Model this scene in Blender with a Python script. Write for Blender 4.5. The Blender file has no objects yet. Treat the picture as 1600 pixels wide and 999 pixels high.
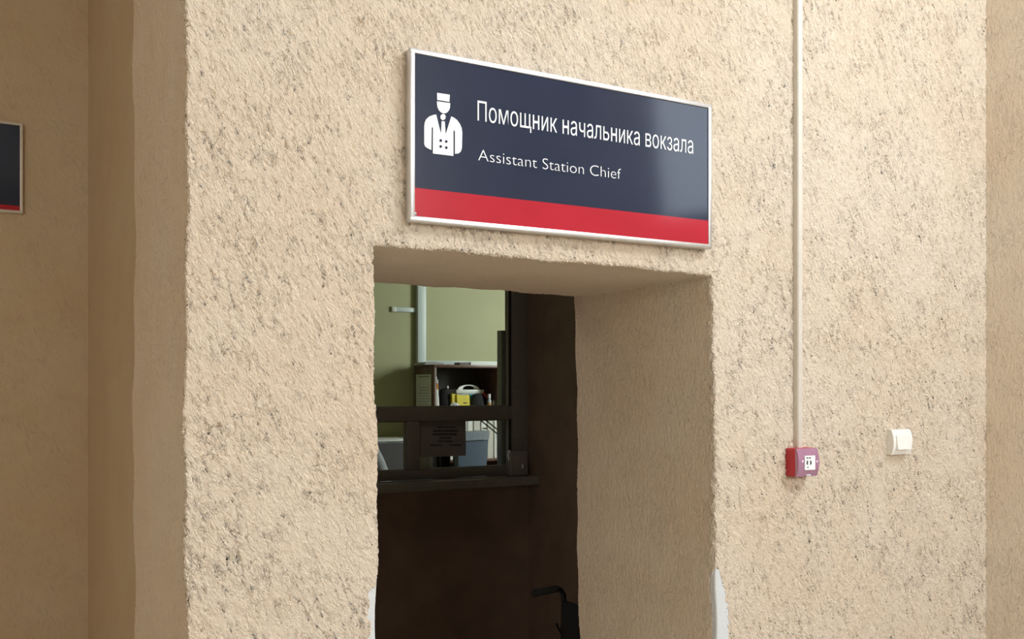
import bpy, bmesh, math, random
import numpy as np
from mathutils import Vector, Matrix, geometry
random.seed(4)
S = bpy.context.scene
C = S.collection
PI = math.pi

# ------------------------------------------------------------------ camera
F = 1502.0                      # focal length in pixels of a 1600 px wide frame
CH = 1.78                       # camera height
FX, FY = 0.49422, 0.86933       # view direction on the floor plan
HZ = 607.0                      # horizon row
cd = bpy.data.cameras.new('camera'); cam = bpy.data.objects.new('camera', cd); C.objects.link(cam)
cam.location = (0, 0, CH)
cam.rotation_euler = (PI/2, 0, -math.atan2(FX, FY))
cd.sensor_width = 36; cd.lens = F/1600*36
cd.shift_y = (HZ-499.5)/1600
cd.clip_start = .05
S.camera = cam

# ------------------------------------------------------------------ exposure, world, daylight
S.view_settings.view_transform = 'Standard'
S.view_settings.look = 'None'
S.view_settings.gamma = 1
S.view_settings.use_curve_mapping = False
S.view_settings.exposure = -0.07
S.cycles.max_bounces = 10
S.cycles.diffuse_bounces = 6
w = bpy.data.worlds.new('world'); S.world = w; w.use_nodes = True
w.node_tree.nodes['Background'].inputs[0].default_value = (.75, .85, 1, 1)
w.node_tree.nodes['Background'].inputs[1].default_value = .3

def area(name, loc, target, sx, sy, power, col, spread=PI):
    l = bpy.data.lights.new(name, 'AREA'); l.shape = 'RECTANGLE'; l.size = sx; l.size_y = sy
    l.energy = power; l.color = col; l.spread = spread
    o = bpy.data.objects.new(name, l); C.objects.link(o); o.location = loc
    o.rotation_euler = (Vector(target)-Vector(loc)).to_track_quat('-Z', 'Y').to_euler()
    return o
# tall hall windows behind the viewer (right one strongest), weak one to the left
area('daylight_rear_window', (2.45, -3.9, 3.25), (2.0, 2, 2.2), 1.7, 1.6, 162, (.93, .965, 1))
area('daylight_left_window', (-3.6, -3.9, 3.0), (-2.0, 2, 2.0), 1.6, 1.8, 106, (1, .92, .80))
# narrow high window in the right-hand wall, close to the corner
area('daylight_right_window', (2.97, .60, 2.9), (1.0, 1.4, 2.5), .5, .6, 6, (.80, .90, 1))
# unseen light added high over the hall's right part: rakes the plaster relief
area('hall_raking_light', (2.55, .15, 4.15), (1.0, 2.1, 1.4), 1.3, .9, 112, (.90, .955, 1))
# daylight of the office's own window, right of the bookcase
area('daylight_office_window', (5.3, 5.45, 2.45), (2.9, 6.8, 1.6), 1.0, 1.1, 120, (.93, .98, 1))
# weak unseen fill added high on the left to lift the dark corridor
area('corridor_fill_light', (1.1, 3.6, 4.1), (1.6, 3.9, 0), .5, .5, 6, (1, .88, .74))

# ------------------------------------------------------------------ pixel -> place
def P(x, y, Y):                 # point seen at pixel (x, y) on the plane at depth Y parallel to the main wall
    u = (x-800)/F; t = Y/(FY-FX*u)
    return Vector((t*(FX+FY*u), Y, CH-(y-HZ)/F*t))
def PX(x, y, X):                # same on a plane facing along X
    u = (x-800)/F; t = X/(FX+FY*u)
    return Vector((X, t*(FY-FX*u), CH-(y-HZ)/F*t))

# ------------------------------------------------------------------ materials
def lin(r, g, b):
    f = lambda c: (c/255/12.92) if c <= 10 else ((c/255+.055)/1.055)**2.4
    return (f(r), f(g), f(b), 1)
class NT:
    def __init__(s, name):
        s.m = bpy.data.materials.new(name); s.m.use_nodes = True
        s.t = s.m.node_tree; s.b = s.t.nodes['Principled BSDF']; s.o = s.t.nodes['Material Output']
    def n(s, typ, **kw):
        n = s.t.nodes.new(typ)
        for k, v in kw.items():
            if k.startswith('_'): n.inputs[k[1:]].default_value = v
            else: setattr(n, k, v)
        return n
    def l(s, a, b): s.t.links.new(a, b)
    def math(s, op, a, b=None, c=None, clamp=False):
        n = s.n('ShaderNodeMath', operation=op); n.use_clamp = clamp
        for i, v in enumerate((a, b, c)):
            if v is None: continue
            if isinstance(v, (int, float)): n.inputs[i].default_value = v
            else: s.l(v, n.inputs[i])
        return n.outputs[0]
    def noise(s, vec, scale, detail=2, rough=.5, dist=0):
        n = s.n('ShaderNodeTexNoise', _Scale=scale, _Detail=detail, _Roughness=rough, _Distortion=dist)
        s.l(vec, n.inputs['Vector']); return n.outputs['Fac']
    def ramp(s, v, a, b, c=0., d=1., smooth=True):
        n = s.n('ShaderNodeMapRange', interpolation_type='SMOOTHSTEP' if smooth else 'LINEAR')
        n.inputs[1].default_value = a; n.inputs[2].default_value = b
        n.inputs[3].default_value = c; n.inputs[4].default_value = d
        s.l(v, n.inputs[0]); return n.outputs[0]
    def mix(s, f, a, b):
        n = s.n('ShaderNodeMix', data_type='RGBA')
        for i, v in ((0, f), (6, a), (7, b)):
            if isinstance(v, (int, float)): n.inputs[i].default_value = v
            elif isinstance(v, tuple): n.inputs[i].default_value = v
            else: s.l(v, n.inputs[i])
        return n.outputs[2]

def simple(name, col, rough=.5, metal=0, var=.06, scale=40, bump=0, coat=0):
    t = NT(name)
    tc = t.n('ShaderNodeTexCoord').outputs['Object']
    nz = t.noise(tc, scale, 3)
    k = t.ramp(nz, .3, .7, 0, 1)
    d = tuple(c*(1-var) for c in col[:3])+(1,)
    u = tuple(min(1, c*(1+var)) for c in col[:3])+(1,)
    t.l(t.mix(k, d, u), t.b.inputs['Base Color'])
    t.b.inputs['Roughness'].default_value = rough; t.b.inputs['Metallic'].default_value = metal
    t.b.inputs['Coat Weight'].default_value = coat
    if bump:
        b = t.n('ShaderNodeBump', _Strength=bump, _Distance=.003); t.l(nz, b.inputs['Height']); t.l(b.outputs[0], t.b.inputs['Normal'])
    return t.m

def plaster(name, col, lump=.0125, grain=.0066, groove=.0062, patches=None, true_disp=True, tilt=-.5):
    t = NT(name)
    obj_ = t.n('ShaderNodeTexCoord').outputs['Object']
    mp = t.n('ShaderNodeMapping'); t.l(obj_, mp.inputs[0])
    mp.vector_type = 'TEXTURE'; mp.inputs['Rotation'].default_value = (0, tilt, 0); mp.inputs['Scale'].default_value = (.83, .83, 1.9)
    v = mp.outputs[0]
    mp2 = t.n('ShaderNodeMapping'); t.l(obj_, mp2.inputs[0])
    mp2.vector_type = 'TEXTURE'; mp2.inputs['Rotation'].default_value = (0, tilt*.75, 0); mp2.inputs['Scale'].default_value = (.66, .66, 2.9)
    # drag marks come in swarms, denser here and sparser there
    sw_ = t.noise(obj_, 9, 3, .6)
    n1 = t.noise(v, 40, 3, .55, .6)
    g = t.ramp(t.math('ABSOLUTE', t.math('SUBTRACT', n1, .5)), 0, .03, 1, 0)
    g = t.math('MULTIPLY', g, t.ramp(sw_, .38, .64, .12, .85))
    st = t.ramp(t.noise(mp2.outputs[0], 88, 2, .5, .8), .60, .68)
    st = t.math('MULTIPLY', st, t.ramp(sw_, .32, .62, .5, .85))
    lumps = t.noise(v, 80, 3, .6, .4)
    n2 = t.noise(v, 230, 3, .65)
    h = t.math('MULTIPLY', lumps, lump)
    h = t.math('ADD', h, t.math('MULTIPLY', n2, grain))
    h = t.math('SUBTRACT', h, t.math('MULTIPLY', g, groove*.6))
    h = t.math('SUBTRACT', h, t.math('MULTIPLY', st, groove))
    if true_disp:                 # the reveals were smoothed by hand: flatter there than on the face
        sy_ = t.n('ShaderNodeSeparateXYZ'); t.l(obj_, sy_.inputs[0])
        h = t.math('ADD', t.math('MULTIPLY', t.math('SUBTRACT', h, lump*.5+grain*.5), t.ramp(sy_.outputs[1], 2.035, 2.075, 1, .42)), lump*.5+grain*.5)
    broad = t.noise(obj_, 2.2, 3, .6)
    cv = t.ramp(broad, .3, .7)
    base = t.mix(cv, tuple(c*k_ for c, k_ in zip(col[:3], (.99, .955, .92)))+(1,), tuple(c*k_ for c, k_ in zip(col[:3], (1.02, 1.035, 1.05)))+(1,))
    pores = t.ramp(t.noise(obj_, 75, 2), .66, .74)
    base = t.mix(t.math('MULTIPLY', pores, .15), base, tuple(c*f for c, f in zip(col[:3], (.6, .52, .42)))+(1,))
    if patches:
        sp = t.n('ShaderNodeSeparateXYZ'); t.l(obj_, sp.inputs[0])
        X, Y, Z = sp.outputs
        tot = None
        wob = t.math('MULTIPLY', t.math('SUBTRACT', t.noise(obj_, 16, 4, .65), .5), .075)
        for (x0, half, ztop, fade) in patches:
            d = t.math('ABSOLUTE', t.math('SUBTRACT', X, x0))
            wd = t.math('MULTIPLY', t.math('SUBTRACT', ztop, Z), fade)      # wider further down
            wd = t.math('MINIMUM', wd, half)
            e = t.math('ADD', t.math('SUBTRACT', wd, d), wob)
            m = t.ramp(e, 0, .003)
            m = t.math('MULTIPLY', m, t.math('LESS_THAN', Z, ztop+.01))
            m = t.math('MULTIPLY', m, t.math('LESS_THAN', d, half+.03))
            m = t.math('MULTIPLY', m, t.ramp(Y, 2.040, 2.062, 1, 0))
            tot = m if tot is None else t.math('MAXIMUM', tot, m)
        base = t.mix(t.ramp(tot, .35, .65), base, lin(208, 214, 218))
        flat = t.math('ADD', t.math('MULTIPLY', n2, grain*.3), lump*.5+grain*.35-.002)
        mx = t.n('ShaderNodeMix', data_type='FLOAT'); t.l(tot, mx.inputs[0]); t.l(h, mx.inputs[2]); t.l(flat, mx.inputs[3])
        h = mx.outputs[0]
    t.l(base, t.b.inputs['Base Color'])
    t.b.inputs['Roughness'].default_value = .75
    t.b.inputs['Specular IOR Level'].default_value = .3
    if true_disp:
        ds = t.n('ShaderNodeDisplacement', _Midlevel=lump*.5+grain*.5, _Scale=1.0)
        t.l(h, ds.inputs['Height']); t.l(ds.outputs[0], t.o.inputs['Displacement'])
        t.m.displacement_method = 'BOTH'
    else:
        b = t.n('ShaderNodeBump', _Strength=1, _Distance=1); t.l(h, b.inputs['Height']); t.l(b.outputs[0], t.b.inputs['Normal'])
    return t.m

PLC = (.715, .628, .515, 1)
XL, XR, ZT = .80, 1.797, 2.097          # doorway
M = {}
M['plaster'] = plaster('tan_plaster', PLC, patches=[(XL+.010, .026, 1.36, .7), (XR+.010, .042, 1.27, .6)])
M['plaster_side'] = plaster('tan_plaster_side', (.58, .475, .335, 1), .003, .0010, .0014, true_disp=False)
M['plaster_right'] = plaster('tan_plaster_right', PLC, .004, .0014, .0025, true_disp=False)
M['brown_paint'] = simple('brown_wall_paint', (.22, .155, .115, 1), .55, var=.12, scale=6, bump=.2)
M['green_paint'] = simple('green_wall_paint', (.40, .39, .215, 1), .6, var=.03, scale=4)
M['ceiling'] = simple('white_ceiling', (.75, .74, .7, 1), .8)
M['floor'] = simple('floor_tiles', (.62, .55, .46, 1), .35, var=.15, scale=12)
M['alu'] = simple('brushed_aluminium', (.66, .67, .68, 1), .35, .85, var=.03)
M['alu_dull'] = simple('dull_aluminium', (.70, .68, .64, 1), .5, .3, var=.03)
M['navy'] = simple('navy_gloss', (.019, .028, .058, 1), .11, var=.04, scale=8)
M['red_gloss'] = simple('red_gloss', (.42, .018, .035, 1), .11, var=.04, scale=8)
for k_ in ('navy', 'red_gloss'): M[k_].node_tree.nodes['Principled BSDF'].inputs['Specular IOR Level'].default_value = .3
M['white_vinyl'] = simple('white_vinyl', (.85, .9, .92, 1), .4, var=.01)
M['screw'] = simple('screw_steel', (.25, .24, .23, 1), .4, .7)
M['white_plastic'] = simple('white_plastic', (.80, .80, .77, 1), .35, var=.02)
M['trunk_grey'] = simple('pale_grey_plastic', (.56, .62, .60, 1), .4, var=.02)
M['cream_plastic'] = simple('cream_plastic', (.64, .61, .55, 1), .45, var=.03)
M['alarm_red'] = simple('alarm_red', (.42, .02, .03, 1), .35, var=.05)
M['alarm_cover'] = simple('lilac_cover', (.36, .19, .30, 1), .12, var=.07, scale=30, coat=.5)
M['black'] = simple('black_plastic', (.012, .012, .014, 1), .45)
M['black_matt'] = simple('black_matt_fabric', (.004, .004, .005, 1), .85)
M['ink'] = simple('black_ink', (.03, .03, .035, 1), .6)
M['frame_grey'] = simple('grey_window_frame', (.21, .205, .175, 1), .42, var=.05)
M['gasket'] = simple('black_gasket', (.01, .01, .01, 1), .7)
M['sill'] = simple('grey_sill', (.21, .205, .175, 1), .38, var=.06)
M['paper'] = simple('white_paper', (.72, .71, .66, 1), .8, var=.03)
M['paper_notice'] = simple('notice_paper', (.22, .215, .19, 1), .7, var=.03)
M['wood'] = simple('brown_laminate', (.125, .06, .04, 1), .4, var=.2, scale=9)
M['dark_wood'] = simple('dark_back_board', (.03, .022, .018, 1), .6, var=.15)
M['post'] = simple('graphite_metal', (.25, .245, .235, 1), .45, .1)
M['blue_grey'] = simple('blue_grey_plastic', (.22, .29, .39, 1), .32, var=.05)
M['blue_gloss'] = simple('blue_grey_gloss', (.58, .65, .72, 1), .2, var=.05)  # paper tray colour; on the monitor band its paleness is painted-in light
M['box_grey'] = simple('grey_box_plastic', (.20, .185, .17, 1), .3, var=.05)
M['yellow'] = simple('yellow_card', (.72, .58, .05, 1), .5, var=.08)
M['teal'] = simple('teal_plastic', (.03, .28, .32, 1), .4)
M['orange'] = simple('orange_plastic', (.62, .22, .02, 1), .4)
M['red'] = simple('red_plastic', (.45, .03, .02, 1), .4)
M['caddy'] = simple('clear_grey_plastic', (.42, .46, .45, 1), .3)
M['cabinet'] = simple('light_grey_steel', (.40, .39, .41, 1), .45, .1)
M['chair_fabric'] = simple('charcoal_fabric', (.13, .12, .125, 1), .9, var=.1, scale=120, bump=.3)
M['desk'] = simple('desk_laminate', (.16, .10, .07, 1), .4, var=.15, scale=10)
M['skin'] = simple('skin', (.56, .36, .26, 1), .5, var=.05)
M['hair'] = simple('hair', (.06, .04, .03, 1), .6, var=.3, scale=90)
M['trousers'] = simple('dark_trousers', (.03, .03, .04, 1), .85)
M['nylon'] = simple('black_nylon', (.010, .010, .012, 1), .8, bump=.2)
M['chair_steel'] = simple('black_steel', (.012, .012, .016, 1), .35, .3)
M['rubber'] = simple('rubber', (.02, .02, .02, 1), .8)
M['orange_label'] = simple('orange_label', (.5, .24, .08, 1), .5)
M['cloth'] = simple('grey_cloth', (.17, .15, .135, 1), .9, bump=.4)
M['foil'] = simple('crumpled_film', (.55, .55, .52, 1), .2)
def striped():
    t = NT('grey_striped_shirt')
    tc = t.n('ShaderNodeTexCoord').outputs['Object']
    mp = t.n('ShaderNodeMapping'); t.l(tc, mp.inputs[0]); mp.inputs['Rotation'].default_value = (0, .55, 0)
    wv = t.n('ShaderNodeTexWave', wave_type='BANDS', bands_direction='X', _Scale=26, _Distortion=1.5); t.l(mp.outputs[0], wv.inputs[0])
    t.l(t.mix(t.ramp(wv.outputs['Fac'], .3, .7), lin(150, 150, 152), lin(205, 205, 206)), t.b.inputs['Base Color'])
    t.b.inputs['Roughness'].default_value = .85
    return t.m
M['shirt'] = striped()
def glass():
    t = NT('window_glass')
    tr = t.n('ShaderNodeBsdfTransparent'); tr.inputs[0].default_value = (.93, .96, .94, 1)
    gl = t.n('ShaderNodeBsdfGlossy'); gl.inputs['Roughness'].default_value = .02
    fr = t.n('ShaderNodeFresnel', _IOR=1.35)
    nz = t.noise(t.n('ShaderNodeTexCoord').outputs['Object'], 3)
    mx = t.n('ShaderNodeMixShader'); t.l(t.math('MULTIPLY', fr.outputs[0], t.ramp(nz, 0, 1, .6, .8)), mx.inputs[0])
    t.l(tr.outputs[0], mx.inputs[1]); t.l(gl.outputs[0], mx.inputs[2]); t.l(mx.outputs[0], t.o.inputs['Surface'])
    return t.m
M['glass'] = glass()

# ------------------------------------------------------------------ mesh helpers
class B:
    def __init__(s): s.b = bmesh.new()
    def box(s, a, b, bev=0, seg=2, mat=None):
        a = Vector(a); b = Vector(b)
        r = bmesh.ops.create_cube(s.b, size=1)
        vs = r['verts']; c = (a+b)/2; d = b-a
        for v in vs: v.co = Vector((c[i]+v.co[i]*abs(d[i]) for i in range(3)))
        if bev:
            es = list({e for v in vs for e in v.link_edges})
            rr = bmesh.ops.bevel(s.b, geom=es, offset=min(bev, .49*min(abs(x) for x in d)), segments=seg, profile=.5, affect='EDGES')
            vs = list({v for f in rr['faces'] for v in f.verts})
        if mat is not None: bmesh.ops.transform(s.b, matrix=mat, verts=list(vs))
        return s
    def tube(s, pts, r, n=10, cap=True):
        pts = [Vector(p) for p in pts]
        rs = r if isinstance(r, (list, tuple)) else [r]*len(pts)
        rings = []; up = None
        for i, p in enumerate(pts):
            d = (pts[min(i+1, len(pts)-1)]-pts[max(i-1, 0)]).normalized()
            if up is None:
                up = Vector((0, 0, 1)) if abs(d.z) < .9 else Vector((1, 0, 0))
            x = d.cross(up).normalized(); up = x.cross(d).normalized()
            rings.append([s.b.verts.new(p+rs[i]*(math.cos(a)*x+math.sin(a)*up)) for a in [2*PI*k/n for k in range(n)]])
        for a, b in zip(rings, rings[1:]):
            for k in range(n): s.b.faces.new((a[k], a[(k+1) % n], b[(k+1) % n], b[k]))
        if cap:
            s.b.faces.new(rings[0][::-1]); s.b.faces.new(rings[-1])
        return s
    def lathe(s, prof, c=(0, 0, 0), n=24, mat=None, sx=1, sy=1):
        c = Vector(c); rings = []; allv = []
        for (r, z) in prof:
            if r < 1e-6: ring = [s.b.verts.new(c+Vector((0, 0, z)))]
            else: ring = [s.b.verts.new(c+Vector((r*sx*math.cos(2*PI*k/n), r*sy*math.sin(2*PI*k/n), z))) for k in range(n)]
            rings.append(ring); allv += ring
        for a, b in zip(rings, rings[1:]):
            for k in range(n):
                if len(a) == 1 and len(b) == 1: continue
                if len(a) == 1: s.b.faces.new((a[0], b[k], b[(k+1) % n]))
                elif len(b) == 1: s.b.faces.new((a[k], a[(k+1) % n], b[0]))
                else: s.b.faces.new((a[k], a[(k+1) % n], b[(k+1) % n], b[k]))
        if mat is not None: bmesh.ops.transform(s.b, matrix=mat, verts=allv)
        return s
    def prism(s, pts, off):                     # closed outline (3-D points) swept by vector off
        pts = [Vector(p) for p in pts]; off = Vector(off)
        a = [s.b.verts.new(p) for p in pts]; b = [s.b.verts.new(p+off) for p in pts]
        tri = geometry.tessellate_polygon([pts])
        for t in tri:
            try: s.b.faces.new([a[i] for i in t]); s.b.faces.new([b[i] for i in t][::-1])
            except ValueError: pass
        n = len(pts)
        for i in range(n): s.b.faces.new((a[i], a[(i+1) % n], b[(i+1) % n], b[i]))
        return s
    def ico(s, c, r, sub=3, sc=(1, 1, 1)):
        rr = bmesh.ops.create_icosphere(s.b, subdivisions=sub, radius=1)
        for v in rr['verts']: v.co = Vector(c)+Vector((v.co.x*r*sc[0], v.co.y*r*sc[1], v.co.z*r*sc[2]))
        return s
    def done(s, name, m, parent=None, smooth=False):
        bmesh.ops.recalc_face_normals(s.b, faces=s.b.faces)
        me = bpy.data.meshes.new(name); s.b.to_mesh(me); s.b.free()
        if smooth:
            for p in me.polygons: p.use_smooth = True
            try: me.set_sharp_from_angle(angle=.7)
            except Exception: pass
        o = bpy.data.objects.new(name, me); C.objects.link(o)
        me.materials.append(M[m] if isinstance(m, str) else m)
        if parent is not None:
            o.parent = parent
            o.matrix_parent_inverse = Matrix.Translation(-parent.location)
        return o
def thing(name, label, cat, loc, group=None):
    o = bpy.data.objects.new(name, None); C.objects.link(o); o.location = loc; o.empty_display_size = .05
    return tag(o, label, cat, group)
def tag(o, label, cat, group=None):
    o['label'] = label; o['category'] = cat
    if group: o['group'] = group
    return o
def struct(o): o['kind'] = 'structure'; return o
def bx(name, m, a, b, bev=0, parent=None): return B().box(a, b, bev).done(name, m, parent, smooth=bev > 0)

# ------------------------------------------------------------------ main plastered wall with the doorway
D, DB = 2.03, 2.72                # front and back of the thick wall
X0, X1 = .39, 3.045
def graded(*segs):
    out = [segs[0][0]]
    for a, b, st in segs:
        n = max(1, round((b-a)/st)); out += [a+(b-a)*(i+1)/n for i in range(n)]
    return np.array(out)
def grid_wall(name, m):
    xs = graded((X0, XL, .0035), (XL, XR, .0036), (XR, X1, .0042))
    ys = graded((D, DB, .006))
    zs = graded((0, .85, .05), (.85, ZT, .004), (ZT, 3.2, .0045), (3.2, 4.2, .05))
    nx, ny, nz = len(xs)-1, len(ys)-1, len(zs)-1
    cx = (xs[1:]+xs[:-1])/2; cz = (zs[1:]+zs[:-1])/2
    solid = ~(((cx > XL) & (cx < XR))[:, None] & (cz < ZT)[None, :])        # same for every depth
    vid = lambda i, j, k: (i*(ny+1)+j)*(nz+1)+k
    quads = []
    i, k = np.nonzero(solid)                                                # front face
    quads.append(np.stack([vid(i, 0, k), vid(i+1, 0, k), vid(i+1, 0, k+1), vid(i, 0, k+1)], 1))
    pad = np.zeros((nx+2, nz), bool); pad[1:-1] = solid; pad[-1] = True     # no face at the right end
    i, k = np.nonzero(pad[1:] & ~pad[:-1])                                  # faces looking left
    for j in range(ny): quads.append(np.stack([vid(i, j+1, k), vid(i, j, k), vid(i, j, k+1), vid(i, j+1, k+1)], 1))
    i, k = np.nonzero(pad[:-1] & ~pad[1:])                                  # faces looking right
    for j in range(ny): quads.append(np.stack([vid(i, j, k), vid(i, j+1, k), vid(i, j+1, k+1), vid(i, j, k+1)], 1))
    kk = solid[:, 1:] & ~solid[:, :-1]
    i, k = np.nonzero(kk); k = k+1                                          # soffit
    for j in range(ny): quads.append(np.stack([vid(i, j, k), vid(i, j+1, k), vid(i+1, j+1, k), vid(i+1, j, k)], 1))
    q = np.concatenate(quads)
    u, inv = np.unique(q, return_inverse=True); q = inv.reshape(-1, 4)
    k = u % (nz+1); r = u//(nz+1); j = r % (ny+1); i = r//(ny+1)
    co = np.stack([xs[i], ys[j], zs[k]], 1)
    # round the arrises: relax positions a few times, open borders stay
    e = np.concatenate([q[:, [0, 1]], q[:, [1, 2]], q[:, [2, 3]], q[:, [3, 0]]])
    nv = len(co)
    es = np.sort(e, 1); key = es[:, 0].astype(np.int64)*nv+es[:, 1]
    uk, cnt = np.unique(key, return_counts=True)
    bord = np.zeros(nv, bool); bb = uk[cnt == 1]; bord[bb//nv] = True; bord[bb % nv] = True
    ea, eb = uk//nv, uk % nv
    deg = np.bincount(ea, minlength=nv)+np.bincount(eb, minlength=nv)
    near = ~bord
    for _ in range(5):
        acc = np.stack([np.bincount(ea, co[eb, c], nv)+np.bincount(eb, co[ea, c], nv) for c in range(3)], 1)/deg[:, None]
        co[near] = co[near]*.4+acc[near]*.6
    # the doorway was cut by hand: both sides lean a little and wander
    z = co[:, 2]; x = co[:, 0]
    dl = (.0045+.010*(1.7-z)+.003*np.sin(z*9.1)+.0022*np.sin(z*23+1))*np.exp(-((x-XL)/.09)**2)
    dr = (.000+.014*(1.75-z)+.003*np.sin(z*7.3+2)+.002*np.sin(z*29))*np.exp(-((x-XR)/.09)**2)
    dc = (.003*np.sin(z*6+1)+.002*np.sin(z*21))*np.exp(-((x-X0)/.06)**2)
    co[:, 0] += dl+dr+dc
    dz = (.0015*np.sin(x*14)+.0014*np.sin(x*37+2)-.010*(x-1.3))*np.exp(-((z-ZT)/.05)**2)*((x > XL-.1) & (x < XR+.1))
    co[:, 2] += dz
    me = bpy.data.meshes.new(name)
    me.vertices.add(nv); me.vertices.foreach_set('co', co.astype(np.float32).ravel())
    nq = len(q)
    me.loops.add(nq*4); me.loops.foreach_set('vertex_index', q.astype(np.int32).ravel())
    me.polygons.add(nq); me.polygons.foreach_set('loop_start', np.arange(0, nq*4, 4, dtype=np.int32))
    me.polygons.foreach_set('use_smooth', np.ones(nq, bool))
    me.update(calc_edges=True); me.validate()
    me.materials.append(M[m])
    o = bpy.data.objects.new(name, me); C.objects.link(o)
    return o
struct(grid_wall('wall_front', 'plaster'))

# ------------------------------------------------------------------ rest of the shell
YW, XS = 5.07, 3.0                # corridor: window wall and right-hand wall
ZC = 4.2
struct(bx('floor', 'floor', (-6, -6, -.2), (5.6, 7.9, 0)))
struct(bx('ceiling', 'ceiling', (-6, -6, ZC), (5.6, 7.9, ZC+.2)))
RX = 2.994
wr = B().box((RX, -6, 0), (3.24, .35, ZC)).box((RX, .85, 0), (3.24, D+.02, ZC)).box((RX, .35, 0), (3.24, .85, 2.6)).box((RX, .35, 3.2), (3.24, .85, ZC))
struct(wr.done('wall_right', 'plaster_right'))
# left: stepped return and the far wall of the side passage
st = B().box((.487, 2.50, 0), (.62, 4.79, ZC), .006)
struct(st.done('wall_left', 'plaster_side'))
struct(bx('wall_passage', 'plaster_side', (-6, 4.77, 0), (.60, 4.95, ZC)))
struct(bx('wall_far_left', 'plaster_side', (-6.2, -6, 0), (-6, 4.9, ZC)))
# rear wall of the hall with two tall window openings
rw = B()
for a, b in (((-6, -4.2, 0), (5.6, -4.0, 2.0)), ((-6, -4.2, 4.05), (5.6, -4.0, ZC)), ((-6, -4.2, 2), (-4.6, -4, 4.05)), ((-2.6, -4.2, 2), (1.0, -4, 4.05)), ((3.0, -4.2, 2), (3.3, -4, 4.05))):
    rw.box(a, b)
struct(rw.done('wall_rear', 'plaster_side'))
# corridor behind the doorway
cb = B().box((.60, DB-.02, 0), (XL-.005, DB+.02, ZC)).box((XR+.03, DB-.02, 0), (3.1, DB+.02, ZC)).box((XL-.005, DB-.02, ZT+.01), (XR+.03, DB+.02, ZC))
struct(cb.done('wall_corridor_front', 'brown_paint'))
struct(bx('wall_corridor_left', 'brown_paint', (.62, DB+.02, 0), (.70, YW, ZC)))
struct(bx('wall_corridor_right', 'brown_paint', (XS, DB+.02, 0), (XS+.12, YW+.25, ZC)))
ZS = P(590, 757, YW-.12).z        # top of the counter sill
WL, WT = 1.15, 2.75               # window's left side and top
wb = B().box((.70, YW, 0), (XS, YW+.14, ZS-.03)).box((.70, YW, ZS-.03), (WL, YW+.14, ZC)).box((WL, YW, WT), (XS, YW+.14, ZC))
struct(wb.done('wall_corridor_back', 'brown_paint'))

# office
OF = .35                          # its floor is raised
XB, YF, YBK = 3.30, 7.085, 7.465
struct(bx('floor_office', 'floor', (.7, YW+.14, 0), (5.4, 7.6, OF)))
struct(bx('wall_office_back', 'green_paint', (.7, YBK+.02, OF), (5.4, 7.6, ZC)))
struct(bx('wall_office_left', 'green_paint', (.62, YW+.14, OF), (.72, 7.6, ZC)))
struct(bx('wall_office_right', 'green_paint', (5.4, YW, 0), (5.5, 7.6, ZC)))
struct(bx('wall_office_front', 'green_paint', (XS+.12, YW+.0, OF), (5.4, YW+.14, ZC)))

# ------------------------------------------------------------------ service window
win = bpy.data.objects.new('window_1', None); C.objects.link(win); win.location = (2, YW, ZS); struct(win)
FYF, FYB = YW+.015, YW+.075
f = B()
xr = P(800, 600, FYF).x           # inner edge of the right stile
zr0, zr1 = P(700, 657.5, FYF).z, P(700, 636, FYF).z
zb = P(700, 732.5, FYF).z
f.box((xr, FYF-.012, ZS), (XS, FYB, WT), .004)
f.box((WL, FYF-.012, ZS), (WL+.1, FYB, WT), .004)
f.box((WL+.1, FYF-.012, WT-.1), (xr, FYB, WT), .004)
f.box((WL+.1, FYF, ZS), (xr, FYB, zb), .004)
f.done('frame', 'frame_grey', win, True)
f = B().box((WL+.1, FYF-.004, zr0), (xr, FYB, zr1), .005); f.done('rail', 'frame_grey', win, True)
xm0, xm1 = P(636, 690, FYF).x, P(655.5, 690, FYF).x
f = B().box((xm0, FYF-.002, zb), (xm1, FYB, zr0), .005); f.done('mullion', 'frame_grey', win, True)
gx = P(796, 600, FYF).x
f = B().box((gx, FYF+.01, zr1), (xr+.005, FYB-.005, WT-.1)).box((gx, FYF+.01, zb), (xr+.005, FYB-.005, zr0)); f.done('gasket', 'gasket', win)
bd = B()
for (a, b, c, d) in ((xm1, gx, zb, zr0), (WL+.1, xm0, zb, zr0), (WL+.1, gx, zr1, WT-.1)):
    for q in (((a, FYF+.006, c), (b, FYF+.03, c+.006)), ((a, FYF+.006, d-.006), (b, FYF+.03, d)), ((a, FYF+.006, c), (a+.008, FYF+.03, d)), ((b-.008, FYF+.006, c), (b, FYF+.03, d))): bd.box(*q)
bd.done('glazing_bead', 'sill', win)
for (a, b, c, d) in ((xm1, gx, zb, zr0), (WL+.1, xm0, zb, zr0), (WL+.1, gx, zr1, WT-.1)):
    bx('pane', 'glass', (a, FYF+.03, c), (b, FYF+.035, d), parent=win)
zs1 = P(590, 772.5, YW-.14).z
sl = B().box((.72, YW-.14, zs1), (XS-.004, YW+.012, ZS), .006); sl.done('sill', 'sill', win, True)

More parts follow.
